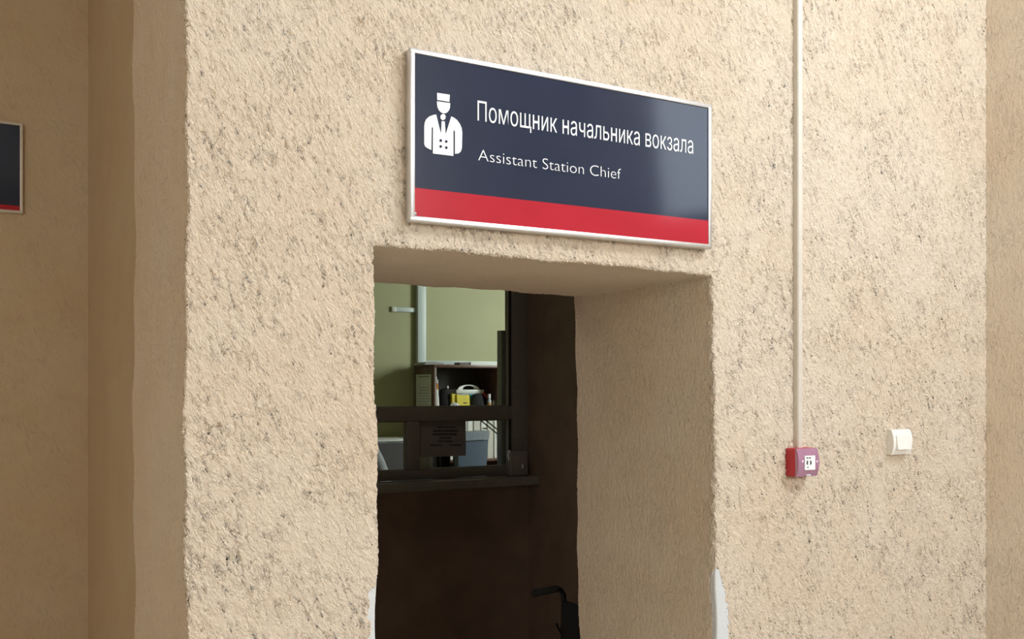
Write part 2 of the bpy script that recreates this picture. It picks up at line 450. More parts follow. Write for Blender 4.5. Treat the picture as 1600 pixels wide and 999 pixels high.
# grey box on the sill
p0, p1 = P(797, 745, YW-.09), P(826.5, 704, YW-.09)
t = thing('counter_box', 'small grey plastic box standing at the right end of the window sill', 'box', (p0.x, YW-.07, ZS))
B().box((p0.x, YW-.09, ZS), (p1.x, YW-.035, p1.z), .012, 3).done('housing', 'box_grey', t, True)
B().box((p0.x+.012, YW-.0925, ZS+.02), (p1.x-.012, YW-.0885, p1.z-.02), .004).done('front_cover', 'box_grey', t, True)
c = P(816.5, 729, YW-.094); bt = B().box((c.x-.004, YW-.097, c.z-.012), (c.x+.004, YW-.091, c.z+.012), .003); bt.done('button', 'white_plastic', t, True)
c = P(795.5, 712, YW-.075)
B().tube([(p0.x+.004, YW-.075, c.z+.03), (c.x-.002, YW-.075, c.z+.022), (c.x-.008, YW-.075, c.z), (p0.x+.004, YW-.075, c.z-.03)], .005).done('clip', 'white_plastic', t, True)

# notice on the glass
NY = FYF-.006
a, b = P(660, 715.5, NY), P(731, 657, NY)
t = thing('window_notice', 'grey paper notice with centred black lines taped inside the lower window pane', 'notice', ((a.x+b.x)/2, NY+.02, a.z))
B().box((a.x, NY+.026, a.z), (b.x, NY+.0285, b.z)).done('sheet', 'paper_notice', t)
tx = B()
for (yy, segs, h) in ((668, ((683, 693), (694, 712)), 1.2), (673.5, ((677, 692), (693, 716)), 1.5), (679, ((676, 700), (701, 714)), 1.5), (684.5, ((687, 705),), 1.2), (690, ((684, 693), (694, 708)), 1.2), (696, ((672, 690), (703, 708), (709, 721)), 1.2)):
    for (s0, s1) in segs:
        # each word is a run of small letter strokes
        n = max(2, int((s1-s0)/1.6))
        for i in range(n):
            xa = s0+(s1-s0)*i/n
            q0, q1 = P(xa, yy+h, NY+.026), P(xa+(s1-s0)/n*.78, yy-h, NY+.026)
            tx.box((q0.x, NY+.0245, q0.z+random.uniform(0, .001)), (q1.x, NY+.0265, q1.z-random.uniform(0, .002)))
tx.done('text', 'ink', t)
# second sheet hanging behind it
a, b = P(656, 733, YW+.09), P(674, 659, YW+.09)
t = thing('paper_sheet', 'narrow pale paper strip hanging behind the grey notice and the window mullion', 'paper', (a.x, YW+.08, a.z))
sh = B(); n = 8
top = [Vector((a.x+(b.x-a.x)*i/n, YW+.079+.004*math.sin(i*.9), b.z)) for i in range(n+1)]
sh.prism(top+[p+Vector((0, .0015, 0)) for p in top[::-1]], (0, 0, a.z-b.z)); sh.done('sheet', 'paper', t)

# ------------------------------------------------------------------ the signs
def sign_body(root, x0, x1, z0, z1, yf, yb, band_z, dull=False):
    fw = .0125; al = 'alu_dull' if dull else 'alu'
    f = B()
    f.box((x0, yf, z0), (x1, yb, z0+fw), .003).box((x0, yf, z1-fw), (x1, yb, z1), .003)
    f.box((x0, yf, z0+fw*.5), (x0+fw, yb, z1-fw*.5), .003).box((x1-fw, yf, z0+fw*.5), (x1, yb, z1-fw*.5), .003)
    f.done('frame', al, root, True)
    bx('panel', 'navy', (x0+.006, yf+.004, z0+.006), (x1-.006, yb-.002, z1-.006), parent=root)
    bx('red_band', 'red_gloss', (x0+fw-.001, yf+.003, z0+fw-.001), (x1-fw+.001, yf+.0055, band_z), parent=root)
SY = 2.0
a, b = P(641, 345, SY), P(1113, 163, SY)
sx0, sx1, sz0, sz1 = a.x, b.x, a.z, b.z
sign = thing('station_sign', 'navy and red metal framed sign in Russian and English above the doorway', 'sign', ((sx0+sx1)/2, D, sz0))
sign_body(sign, sx0, sx1, sz0, sz1, SY, D+.004, P(649, 293, SY).z)
TY = SY+.003
def text_mesh(name, body, x0, x1, zb, cap, parent, m, off):
    cu = bpy.data.curves.new(name, 'FONT'); cu.body = body; cu.size = 1; cu.extrude = 0; cu.offset = off; cu.resolution_u = 6
    o = bpy.data.objects.new(name, cu); C.objects.link(o)
    dg = bpy.context.evaluated_depsgraph_get(); dg.update()
    me = bpy.data.meshes.new_from_object(o.evaluated_get(dg)); C.objects.unlink(o); bpy.data.objects.remove(o)
    xs = [v.co.x for v in me.vertices]; mn, mxx = min(xs), max(xs)
    # cap height of the typeface, from the first letter
    c1 = max(v.co.y for v in me.vertices if v.co.x < mn+.3)
    for v in me.vertices:
        v.co = Vector((x0+(v.co.x-mn)/(mxx-mn)*(x1-x0), TY-.0004-v.co.z*.5, zb+v.co.y/c1*cap))
    # the letter whose strokes overlap comes out self-crossing: give it three clean bars
    bm = bmesh.new(); bm.from_mesh(me); bm.verts.ensure_lookup_table()
    seen = set(); kill = []; bars = []
    for v in bm.verts:
        if v.index in seen: continue
        st = [v]; comp = []
        while st:
            q_ = st.pop()
            if q_.index in seen: continue
            seen.add(q_.index); comp.append(q_); st += [e.other_vert(q_) for e in q_.link_edges]
        fs = {f for q_ in comp for f in q_.link_faces}
        if len(comp) == 12 and len(fs) == 13:
            xs_ = sorted(q_.co.x for q_ in comp); zs_ = sorted(q_.co.z for q_ in comp)
            comp.sort(key=lambda q_: q_.index); c_ = [q_.co.copy() for q_ in comp]
            z0, z1 = zs_[0], zs_[-1]; zb0, zb1 = zs_[4], zs_[7]
            sw_ = (xs_[-1]-xs_[0])*.203; kill += comp
            y_ = c_[0].y
            bars.append((y_, [xs_[0], xs_[0]+sw_, xs_[-1]-sw_, xs_[-1]], [z0, zb0, zb1, z1]))
    bmesh.ops.delete(bm, geom=kill, context='VERTS')
    for y_, X_, Z_ in bars:
        g_ = [[bm.verts.new((x_, y_, z_)) for z_ in Z_] for x_ in X_]
        for a_, b_ in ((0, 0), (0, 1), (0, 2), (1, 1), (2, 0), (2, 1), (2, 2)):
            bm.faces.new((g_[a_][b_], g_[a_+1][b_], g_[a_+1][b_+1], g_[a_][b_+1]))
    bm.to_mesh(me); bm.free()
    me.materials.append(M[m]); me.name = name
    o = bpy.data.objects.new(name, me); C.objects.link(o)
    o.parent = parent; o.matrix_parent_inverse = Matrix.Translation(-parent.location)
    return o
q0, q1 = P(747, 188, SY), P(1084, 240, SY)
text_mesh('russian_text', 'Помощник начальника вокзала', q0.x, q1.x, q0.z, P(747, 156.5, SY).z-q0.z, sign, 'white_vinyl', -.004)
q0, q1 = P(748, 250.5, SY), P(971.5, 280, SY)
text_mesh('english_text', 'Assistant Station Chief', q0.x, q1.x, q0.z, P(748, 233, SY).z-q0.z, sign, 'white_vinyl', -.017)
def cp(x, y, yy=TY): p = P(620+x/3.331, 60+y/3.33, SY); return Vector((p.x, yy, p.z))
pg = B(); th = (0, -.0008, 0)
pg.prism([cp(*p) for p in ((212, 282), (278, 292), (276, 329), (213, 319))], th)
face = [(211, 326), (280, 336)]+[(246+34*math.cos(a)*(1 if math.cos(a) > 0 else 1), 343+46*math.sin(a)+4*math.cos(a)) for a in [PI*i/14 for i in range(1, 14)]]
pg.prism([cp(*p) for p in face], th)
pg.prism([cp(243+13.5*math.cos(2*PI*i/18), 408+16*math.sin(2*PI*i/18)) for i in range(18)], th)
pg.prism([cp(*p) for p in ((236, 429), (252, 431), (256, 494), (233, 491))], th)
body = [(207, 395), (190, 398), (172, 405), (156, 419), (148, 436), (145, 458), (145, 545), (149, 560), (160, 569), (182, 580), (184, 466), (187, 457), (191, 466), (190, 598), (297, 611), (297, 483), (301, 474), (305, 484), (305, 600), (325, 597), (336, 587), (341, 568), (343, 490), (340, 466), (330, 443), (316, 424), (302, 413), (286, 405), (258, 495), (231, 491)]
pg.prism([cp(*p) for p in body], th)
pg.done('pictogram', 'white_vinyl', sign)
for (x, y) in ((230.5, 531), (259.5, 536), (230.5, 562), (259.5, 568)):
    B().prism([cp(x+7.2*math.cos(2*PI*i/14), y+8*math.sin(2*PI*i/14), TY-.0007) for i in range(14)], (0, -.0004, 0)).done('pictogram_button', 'navy', sign)
c = P(649, 334, SY)
B().lathe([(0, 0), (.004, 0), (.004, .002), (0, .003)], n=12, mat=Matrix.Translation((c.x, SY+.003, c.z)) @ Matrix.Rotation(PI/2, 4, 'X')).done('screw', 'screw', sign, True)

a, b = P(36, 334, 4.745), P(36, 192.5, 4.745)
s2 = thing('station_sign', 'navy sign with red stripe cut off by the left edge, on the shaded passage wall', 'sign', (b.x-.445, 4.77, a.z))
sign_body(s2, b.x-.89, b.x, a.z, b.z, 4.745, 4.772, P(20, 321, 4.745).z, True)

# ------------------------------------------------------------------ cable trunking, call point, switch
a, b = P(1246.5, 700, 2.013), P(1254, 700, 2.013)
ta = B().box((a.x, 2.013, P(1250, 703, 2.013).z), (b.x, D+.006, ZC-.001), .0015)
tr = thing('cable_trunking', 'thin white vertical cable trunking running up the wall from the red call point', 'trunking', (a.x, D, P(1250, 703, 2.013).z))
ta.done('channel', 'cream_plastic', tr, True)
xm = (a.x+b.x)/2
B().box((a.x+.002, 2.0115, P(1250, 703, 2.013).z), (b.x-.002, 2.0135, ZC-.001), .0006).done('lid', 'cream_plastic', tr, True)

AY = 1.985
a, b = P(1247, 746, AY), P(1279, 700.5, AY)
al = thing('fire_call_point', 'red fire alarm call point with lilac clear cover below the trunking', 'fire alarm', ((a.x+b.x)/2, D, a.z))
w_, h_ = b.x-a.x, b.z-a.z
B().box((a.x-.002, 1.994, a.z-.001), (b.x+.0, D+.006, b.z+.001), .006, 3).done('back_box', 'alarm_red', al, True)
cvr = B(); prof = []
for i in range(9):                # gently bowed clear cover
    s_ = i/8; prof.append((s_, .010*math.sin(PI*s_)**.8))
pts = [Vector((a.x, 1.996-.004-d, a.z+h_*s_)) for s_, d in prof]
out = [Vector((a.x, 1.999, a.z))]+pts+[Vector((a.x, 1.999, b.z))]
cvr.prism(out, (w_, 0, 0)); cvr.done('cover', 'alarm_cover', al, True)
fa, fb = P(1257, 735, AY-.003), P(1273, 712, AY-.003)
lb = bx('label_plate', 'white_vinyl', (fa.x, AY-.005, fa.z), (fb.x, AY-.0005, fb.z), parent=al)
mk = B()
for sgn, xx in ((-1, 1262.3), (1, 1265.8)):
    c = P(xx, 723.3, AY-.005)
    pts = [Vector((c.x+sgn*.0055*math.sin(PI*i/10), AY-.0052, c.z+.0068*math.cos(PI*i/10))) for i in range(11)]
    mk.prism(pts, (0, -.0006, 0))
for (x0_, x1_, y0_, y1_) in ((1260, 1262.6, 715, 716.8), (1264, 1267, 715, 716.8), (1261.3, 1263, 729.5, 731.5)):
    q0, q1 = P(x0_, y1_, AY-.005), P(x1_, y0_, AY-.005); mk.box((q0.x, AY-.0058, q0.z), (q1.x, AY-.0048, q1.z))
mk.done('marking', 'ink', al)
q = B()
for i in range(4):
    q0 = P(1261+i*1.7, 742.8, AY); q.box((q0.x, 1.9855, q0.z-.0018), (q0.x+.0025, 1.992, q0.z+.0018))
q.done('lower_marking', 'white_vinyl', al)
for xx in (1254, 1276.5):
    c = P(xx, 721.5, AY-.002); B().ico((c.x, AY-.0015, c.z), .004, 2, (1, .6, 1)).done('catch', 'white_plastic', al, True)

WY = 2.005
a, b = P(1396, 711.5, WY), P(1425.5, 671, WY)
sw = thing('light_switch', 'white single rocker light switch on the wall right of the red call point', 'light switch', ((a.x+b.x)/2, D, a.z))
fr = B()
n = 8; hh = b.z-a.z
pts = [Vector((a.x, D+.005, a.z))]+[Vector((a.x, WY+.009-.010*math.sin(PI*(i/n))**.7, a.z+hh*i/n)) for i in range(n+1)]+[Vector((a.x, D+.005, b.z))]
fr.prism(pts, (b.x-a.x, 0, 0)); fr.done('surround', 'white_plastic', sw, True)
q0, q1 = P(1402.5, 703.5, WY-.006), P(1424, 680, WY-.006)
rk = B(); zz0, zz1 = q0.z, q1.z
rk.prism([Vector((q0.x, WY+.002, zz0)), Vector((q0.x, WY-.009, zz0+.001)), Vector((q0.x, WY-.006, (zz0+zz1)/2)), Vector((q0.x, WY-.003, zz1-.001)), Vector((q0.x, WY+.002, zz1))], (q1.x-q0.x-.006, 0, 0))
rk.done('rocker', 'white_plastic', sw)

# ------------------------------------------------------------------ wheelchair in the corridor
WX, WFY, WNY = P(880, 925, 3.5).x, 3.5, 3.06      # back posts: far and near
HZ_ = P(868, 921, 3.5).z
gx0 = P(832, 929, 3.5).x
wc = thing('wheelchair', 'black wheelchair parked in the dark corridor behind the right side of the doorway', 'wheelchair', (WX+.25, (WFY+WNY)/2, 0))
fm = B()
for y in (WFY, WNY):
    fm.tube([(WX+.005, y, HZ_-.06), (WX, y, .52), (WX, y, .30)], .0115)
    fm.tube([(WX, y, .50), (WX+.40, y, .52), (WX+.47, y, .47), (WX+.52, y, .22)], .0115)
    fm.tube([(WX, y, .32), (WX+.42, y, .30), (WX+.42, y, .52)], .0115)
fm.tube([(WX+.08, WFY, .50), (WX+.12, WNY, .31)], .010); fm.tube([(WX+.08, WNY, .50), (WX+.12, WFY, .31)], .010)
fm.done('frame', 'chair_steel', wc, True)
for y in (WFY, WNY):
    h = B().tube([(gx0+.11, y, HZ_-.001), (WX-.032, y, HZ_+.002), (WX-.012, y, HZ_-.008), (WX+.001, y, HZ_-.028), (WX+.005, y, HZ_-.07)], .0115, 12).done('push_handle', 'chair_steel', wc, True)
    gp = B().tube([(gx0, y, HZ_-.008), (gx0+.01, y, HZ_-.008), (gx0+.07, y, HZ_-.003), (WX-.04, y, HZ_+.001), (WX-.034, y, HZ_+.001)], [.015, .017, .0155, .0165, .014], 14).done('grip', 'rubber', h, True)
    lv = B().tube([(WX-.008, y, .72), (WX-.03, y, .755), (WX-.035, y, .77)], .006, 8).done('brake_lever', 'chair_steel', h, True)
br = B(); n = 12
top = []
for i in range(n+1):
    s_ = i/n; y = WFY+(WNY-WFY)*s_; sag = .018*math.sin(PI*s_)
    top.append((y, sag))
pp = [Vector((WX+.014+s, y, HZ_-.055-.3*s)) for y, s in top]+[Vector((WX-.010+s, y, HZ_-.055-.3*s)) for y, s in top[::-1]]
br.prism(pp, (-.01, 0, -.36)); br.done('backrest', 'nylon', wc, True)
B().box((WX+.02, WNY+.005, .505), (WX+.42, WFY-.005, .535), .012).done('seat', 'nylon', wc, True)
for y, s in ((WFY, 1), (WNY, -1)):
    wy = y+s*.05
    R = Matrix.Translation((WX+.05, wy, .305)) @ Matrix.Rotation(PI/2, 4, 'X')
    tp = [(.290+.014*math.cos(a), .014*math.sin(a)) for a in [2*PI*k/10 for k in range(11)]]
    wh = B().lathe(tp, n=40, mat=R).done('wheel', 'rubber', wc, True)
    tp = [(.262+.009*math.cos(a), s*.03*-1*0+.009*math.sin(a)) for a in [2*PI*k/8 for k in range(9)]]
    B().lathe(tp, n=40, mat=Matrix.Translation((WX+.05, wy+s*.03, .305)) @ Matrix.Rotation(PI/2, 4, 'X')).done('hand_rim', 'alu_dull', wh, True)
    sp_ = B()
    for k in range(12):
        a = 2*PI*k/12; sp_.tube([(WX+.05, wy, .305), (WX+.05+.28*math.cos(a), wy, .305+.28*math.sin(a))], .002, 6)
    sp_.tube([(WX+.05, wy-.025, .305), (WX+.05, wy+.025, .305)], .022, 12)
    sp_.done('spokes', 'alu_dull', wh)
    R = Matrix.Translation((WX+.44, wy-s*.05, .09)) @ Matrix.Rotation(PI/2, 4, 'X')
    cs = B().lathe([(0, -.014), (.07, -.014), (.088, -.008), (.09, 0), (.088, .008), (.07, .014), (0, .014)], n=24, mat=R).done('caster', 'rubber', wc, True)
    B().tube([(WX+.44, wy-s*.05+.02, .09), (WX+.44, wy-s*.05+.02, .19), (WX+.43, wy-s*.05, .21), (WX+.42, y, .30)], .009, 8).done('fork', 'chair_steel', cs, True)
    ar = B().tube([(WX, y, .70), (WX+.36, y, .72), (WX+.38, y, .70), (WX+.38, y, .52)], .010).done('armrest', 'chair_steel', wc, True)
    B().box((WX+.06, y-.025, .722), (WX+.35, y+.025, .75), .01).done('pad', 'nylon', ar, True)
    ft = B().tube([(WX+.47, y, .47), (WX+.52, y, .30), (WX+.56, y, .14)], .010).done('footrest', 'chair_steel', wc, True)
    B().box((WX+.52, y-s*.18, .125), (WX+.64, y+s*.0, .14), .004).done('footplate', 'black', ft, True)

# ------------------------------------------------------------------ office: bookcase
XE = P(783.5, 650, YF).x
zt = P(678, 570, YF).z; zsh = P(700, 645, YF).z; zlo = P(770, 716.5, YF).z
bk = thing('bookcase', 'brown laminate bookcase against the green office wall behind the window', 'bookcase', (XB, YF+.2, OF))
TH = .022
bx('side_panel', 'wood', (XB, YF, OF), (XB+TH, YBK, zt-TH), .001, bk)
bx('side_panel', 'wood', (XE-TH, YF, OF), (XE, YBK, zt-TH), .001, bk)
bx('top_panel', 'wood', (XB-.004, YF-.006, zt-TH), (XE+.004, YBK, zt), .002, bk)
for z in (zsh, zlo, zlo-.37, OF+.09):
    bx('shelf', 'wood', (XB+TH, YF+.004, z-TH), (XE-TH, YBK-.008, z), .001, bk)
bx('back_panel', 'dark_wood', (XB+TH, YBK-.008, OF), (XE-TH, YBK, zt-TH), 0, bk)

# binders on the lower shelf, counted from the right
edges = [781, 771.5, 761, 751, 739.5, 730, 720, 710, 700, 690]
order = ['rightmost', 'second from the right', 'third from the right', 'fourth from the right', 'fifth from the right', 'sixth from the right', 'seventh from the right', 'eighth from the right', 'ninth from the right']
mats = ['white_plastic', 'cream_plastic', 'white_plastic', 'cream_plastic', 'white_plastic', 'white_plastic', 'cream_plastic', 'white_plastic', 'cream_plastic']
for i in range(9):
    xa = P(edges[i+1]+1.1, 690, YF+.02).x; xb = min(P(edges[i]-1.1, 690, YF+.02).x, XE-TH-.004)
    kind = 'white' if mats[i].startswith('white') else 'cream'
    o = thing('binder', f'{kind} ring binder on the lower bookcase shelf, {order[i]} of the row', 'binder', ((xa+xb)/2, YF+.15, zlo), 'binders on the lower bookcase shelf')
    hgt = .315+.006*((i*7) % 3)
    cvb = B().box((xa, YF+.018, zlo), (xb, YF+.022, zlo+hgt), .001).box((xa, YF+.02, zlo), (xa+.003, YF+.30, zlo+hgt)).box((xb-.003, YF+.02, zlo), (xb, YF+.30, zlo+hgt))
    cvb.done('cover', mats[i], o)
    bx('pages', 'paper', (xa+.004, YF+.05, zlo+.012), (xb-.004, YF+.285, zlo+hgt-.02), parent=o)
    if i == 2:
        q0, q1 = P(754, 671, YF+.018), P(761, 668.5, YF+.018)
        mk = B().box((q0.x, YF+.0165, q0.z), (q1.x-.004, YF+.0185, q1.z)); mk.done('spine_marking', 'ink', o)

# things on the upper shelf
def at(x0, y0, x1, y1, Y): a = P(x0, y1, Y); b = P(x1, y0, Y); return a.x, b.x, a.z, b.z
# cream folder
x0, x1, z0, z1 = at(679.5, 607, 682, 640, YF+.03)
tag(bx('folder', 'cream_plastic', (x0, YF+.03, zsh), (x1, YF+.26, z1), .002), 'thin cream folder standing at the left end of the upper bookcase shelf', 'folder')
# glue tube with orange neck
x0, x1, z0, z1 = at(682, 609, 688.5, 640, YF+.02); cx_ = (x0+x1)/2+.001; r = (x1-x0)/2
gt = thing('glue_bottle', 'white tapering bottle with orange neck and white tip on the upper shelf', 'bottle', (cx_, YF+.05, zsh))
zb_ = P(684, 609, YF+.05).z; zo = P(684, 599.5, YF+.05).z; ztip = P(684, 593.5, YF+.05).z
B().lathe([(0, zsh), (r, zsh), (r*1.02, zsh+.01), (r*.8, zsh+(zb_-zsh)*.6), (r*.5, zb_), (0, zb_)], (cx_, YF+.05, 0)).done('body', 'white_plastic', gt, True)
B().lathe([(0, zb_), (r*.55, zb_), (r*.5, zo), (0, zo)], (cx_, YF+.05, 0)).done('neck', 'orange', gt, True)
B().lathe([(0, zo), (r*.38, zo), (r*.3, ztip), (0, ztip)], (cx_+.002, YF+.05, 0)).done('tip', 'white_plastic', gt, True)
# brush/pen
q = P(681.5, 592, YF+.12)
pn = thing('pen', 'black pen with white end standing upright behind the white glue bottle', 'pen', (q.x, YF+.12, zsh))
B().tube([(q.x, YF+.12, zsh), (q.x, YF+.12, P(681, 597.5, YF+.12).z)], .006).done('barrel', 'black', pn, True)
B().tube([(q.x, YF+.12, P(681, 597.5, YF+.12).z), (q.x, YF+.12, P(681, 589, YF+.12).z)], .0058).done('cap', 'white_plastic', pn, True)
# black pouch
x0, x1, z0, z1 = at(687.5, 607, 705.5, 640, YF+.12); cx_ = (x0+x1)/2; r = (x1-x0)/2
hh = z1-zsh
bg = thing('pouch', 'rounded black pouch with small pale tag left of the yellow packs on the shelf', 'pouch', (cx_, YF+.14, zsh))
B().lathe([(0, 0), (r*.95, 0), (r*1.05, hh*.2), (r*1.05, hh*.5), (r*.95, hh*.78), (r*.7, hh*.94), (r*.3, hh), (0, hh)], (cx_, YF+.14, zsh), sy=.7).done('body', 'black_matt', bg, True)
q = P(701.8, 605, YF+.08); B().ico((q.x, YF+.105, q.z-.002), .009, 2, (.8, .5, 1.6)).done('tag', 'white_plastic', bg, True)
# carry caddy with arched handle
Yc = YF+.16
x0, x1, z0, z1 = at(712.5, 612.5, 756, 640, Yc)
cd_ = thing('carry_caddy', 'translucent carry box with white lid and arched white handle on the upper shelf', 'carry box', ((x0+x1)/2, Yc+.07, zsh))
B().box((x0+.01, Yc, zsh), (x1-.01, Yc+.14, P(730, 614, Yc).z), .01).done('body', 'caddy', cd_, True)
B().box((x0, Yc-.008, P(730, 615, Yc).z), (x1, Yc+.148, P(730, 609, Yc).z), .005).done('lid', 'white_plastic', cd_, True)
zl = P(730, 609, Yc).z; zh = P(733, 602, Yc).z; hx0, hx1 = P(720, 610, Yc).x, P(750, 610, Yc).x
hm_ = (hx0+hx1)/2; hw_ = (hx1-hx0)/2
ho = [Vector((hm_+hw_*1.12*math.cos(PI*i/16), Yc+.03, zl-.003+(zh-zl+.006)*math.sin(PI*i/16)**.85)) for i in range(17)]
hi_ = [Vector((hm_+hw_*.62*math.cos(PI*i/16), Yc+.03, zl+.004+(zh-zl-.010)*math.sin(PI*i/16)**.8)) for i in range(17)]
ho[0].z = ho[-1].z = zl-.002
B().prism(ho+[Vector((hm_-hw_*.62, Yc+.03, zl-.002))]+hi_[::-1]+[Vector((hm_+hw_*.62, Yc+.03, zl-.002))], (0, .018, 0)).done('handle', 'white_plastic', cd_)
x0, x1, z0, z1 = at(732, 616, 742.5, 626, Yc-.012)
tag(bx('wipes_pack', 'teal', (x0, Yc-.035, zsh), (x1, Yc-.012, z1), .004), 'teal packet standing between the yellow packs and the black case', 'packet')
# yellow packs
for (a0, b0, a1, b1, Y, nm) in ((707, 615, 713.5, 638, YF+.075, 'narrow bright yellow pack on the upper shelf beside the black pouch'), (714.5, 616.5, 733.5, 640, YF+.06, 'wide yellow pack with a dark mark on the upper bookcase shelf')):
    x0, x1, z0, z1 = at(a0, b0, a1, b1, Y)
    yp = thing('tea_pack', nm, 'packet', ((x0+x1)/2, Y+.03, zsh))
    B().prism([Vector((x0, Y, zsh)), Vector((x1+.006, Y, zsh)), Vector((x1, Y, z1-.004)), Vector((x0+(x1-x0)*.5, Y, z1-.008)), Vector((x0-.003, Y, z1))], (0, .05, 0)).done('carton', 'yellow', yp)
    if a0 > 710:
        c0 = P(726, 630, Y); mk = B()
        for k in range(3): mk.ico((c0.x-.008+.012*k, Y, c0.z), .006, 1, (1, .2, 1.2))
        mk.done('printed_mark', 'ink', yp)
# black case
x0, x1, z0, z1 = at(737.5, 615, 760, 640, YF+.05); cx_ = (x0+x1)/2; r = (x1-x0)/2; hh = z1-zsh
tag(B().lathe([(0, 0), (r, 0), (r*1.0, hh*.3), (r*.82, hh*.7), (r*.55, hh*.95), (0, hh)], (cx_, YF+.09, zsh), sy=.55).done('case', 'black_matt', None, True), 'black rounded case in front of the carry box on the upper shelf', 'case')
# red handled brush
q0, q1 = P(754, 613.5, YF+.13), P(765, 626, YF+.13)
rb = thing('brush', 'red handled brush leaning beside the black case on the upper shelf', 'brush', (q1.x, YF+.13, zsh))
B().tube([q0, q0.lerp(q1, .5), q1], [.009, .012, .011]).done('handle', 'red', rb, True)
B().tube([q1, q1+Vector((.004, 0, zsh-q1.z))], [.010, .016]).done('bristle_head', 'black', rb, True)
# small bottle
x0, x1, z0, z1 = at(763, 616, 769, 640, YF+.04); cx_ = (x0+x1)/2; r = (x1-x0)/2; hh = z1-zsh
sb = thing('small_bottle', 'small clear bottle with white cap and orange label near the shelf right end', 'bottle', (cx_, YF+.06, zsh))
B().lathe([(0, 0), (r, 0), (r, hh*.6), (r*.6, hh*.75), (r*.6, hh*.8), (0, hh*.8)], (cx_, YF+.06, zsh)).done('body', 'caddy', sb, True)
B().lathe([(0, hh*.78), (r*.75, hh*.78), (r*.7, hh), (0, hh)], (cx_, YF+.06, zsh)).done('cap', 'white_plastic', sb, True)
B().lathe([(r*1.03, hh*.2), (r*1.03, hh*.5)], (cx_, YF+.06, zsh)).done('label', 'orange_label', sb, True)
# folded cloth
x0, x1, z0, z1 = at(770, 625, 783, 640, YF+.04)
cl = B(); hh = z1-zsh
cl.prism([Vector((x0, YF+.04, zsh)), Vector((min(x1, XE-TH-.003), YF+.04, zsh)), Vector((x0+(x1-x0)*.75, YF+.04, zsh+hh*.45)), Vector((x0+(x1-x0)*.4, YF+.04, zsh+hh*.9)), Vector((x0+.01, YF+.04, zsh+hh)), Vector((x0-.004, YF+.04, zsh+hh*.4))], (0, .12, 0))
tag(cl.done('cloth', 'cloth'), 'grey folded cloth at the right end of the upper bookcase shelf', 'cloth')
# crumpled film
fl = B(); x0, x1, z0, z1 = at(704, 629, 720, 640, YF+.025)
fl.ico(((x0+x1)/2, YF+.035, zsh+(z1-zsh)*.5), (x1-x0)/2, 3, (1, .28, .5*(z1-zsh)/((x1-x0)/2)))
for v in fl.b.verts: v.co += Vector((random.uniform(-.004, .004), random.uniform(-.003, .003), random.uniform(-.003, .003)))
for v in fl.b.verts: v.co.z = max(v.co.z, zsh)
tag(fl.done('film_wrap', 'foil'), 'crumpled clear wrap lying before the yellow packs on the upper shelf', 'wrap')
# on top of the bookcase
x0, x1, z0, z1 = at(659, 565.5, 691, 571, YF+.1)
o = B(); o.prism([Vector((x0, YF+.06, zt)), Vector((x1, YF+.06, zt)), Vector((x1-.01, YF+.06, zt+.014)), Vector((x0+.09, YF+.06, zt+.026)), Vector((x0+.03, YF+.06, zt+.022))], (0, .22, 0))
tag(o.done('flat_case', 'post'), 'flat dark grey case lying on the left end of the bookcase top', 'case')
x0, x1, z0, z1 = at(717, 566, 732, 571, YF+.05)
tag(bx('small_box', 'cloth', (x0, YF+.04, zt), (x1, YF+.14, zt+.022), .003), 'small grey box lying on the middle of the bookcase top', 'box')
x0, x1, z0, z1 = at(733, 564, 787, 572, YF+.06)
tag(B().box((x0, YF+.03, zt), (XE-.005, YF+.25, zt+.012)).box((x0+.01, YF+.045, zt+.012), (XE-.03, YF+.26, zt+.026)).done('paper_stack', 'paper'), 'stack of white papers on the right end of the bookcase top', 'papers')
# notice on the bookcase side
p0 = PX(651, 634, XB-.002); p1 = PX(674, 585, XB-.002)
nt = thing('side_notice', 'white printed sheet hanging on the left side of the brown bookcase', 'notice', (XB, (p0.y+p1.y)/2, 1.5))
ya, yb = PX(674, 600, XB).y, PX(650.5, 600, XB).y
bx('sheet', 'paper', (XB-.003, ya, zsh-.02), (XB-.0002, yb, p1.z), parent=nt)
tx = B()
for k in range(13):
    z = p1.z-.016-k*.023
    if k in (1, 2, 3): continue
    tx.box((XB-.0036, ya+.03+.01*(k % 2), z-(.006 if k == 0 else .0028)), (XB-.0028, yb-.04-.02*(k % 3), z))
tx.done('text', 'ink', nt)

# wall trunking in the office
a, b = P(653, 500, YBK-.03), P(666, 500, YBK-.03)
wt = thing('wall_trunking', 'white cable trunking rising up the green office wall with a short side branch', 'trunking', (a.x, YBK, zt))
B().box((a.x, YBK-.03, OF), (b.x, YBK+.022, ZC-.001), .003).done('channel', 'trunk_grey', wt, True)
q0, q1 = P(616, 487, YBK+.0), P(653.5, 481.5, YBK+.0)
B().box((q0.x, YBK+.0, q0.z), (a.x, YBK+.022, q1.z), .003).done('branch', 'trunk_grey', wt, True)
B().box((q0.x-.02, YBK-.003, q0.z-.003), (q0.x+.02, YBK+.022, q1.z+.003), .004).done('end_cap', 'cream_plastic', wt, True)
q0, q1 = P(660, 568.5, YBK-.01), P(787, 565.5, YBK-.01)
B().box((b.x, YBK-.01, zt+.005), (XE+.5, YBK+.022, zt+.045), .003).done('low_run', 'trunk_grey', wt, True)

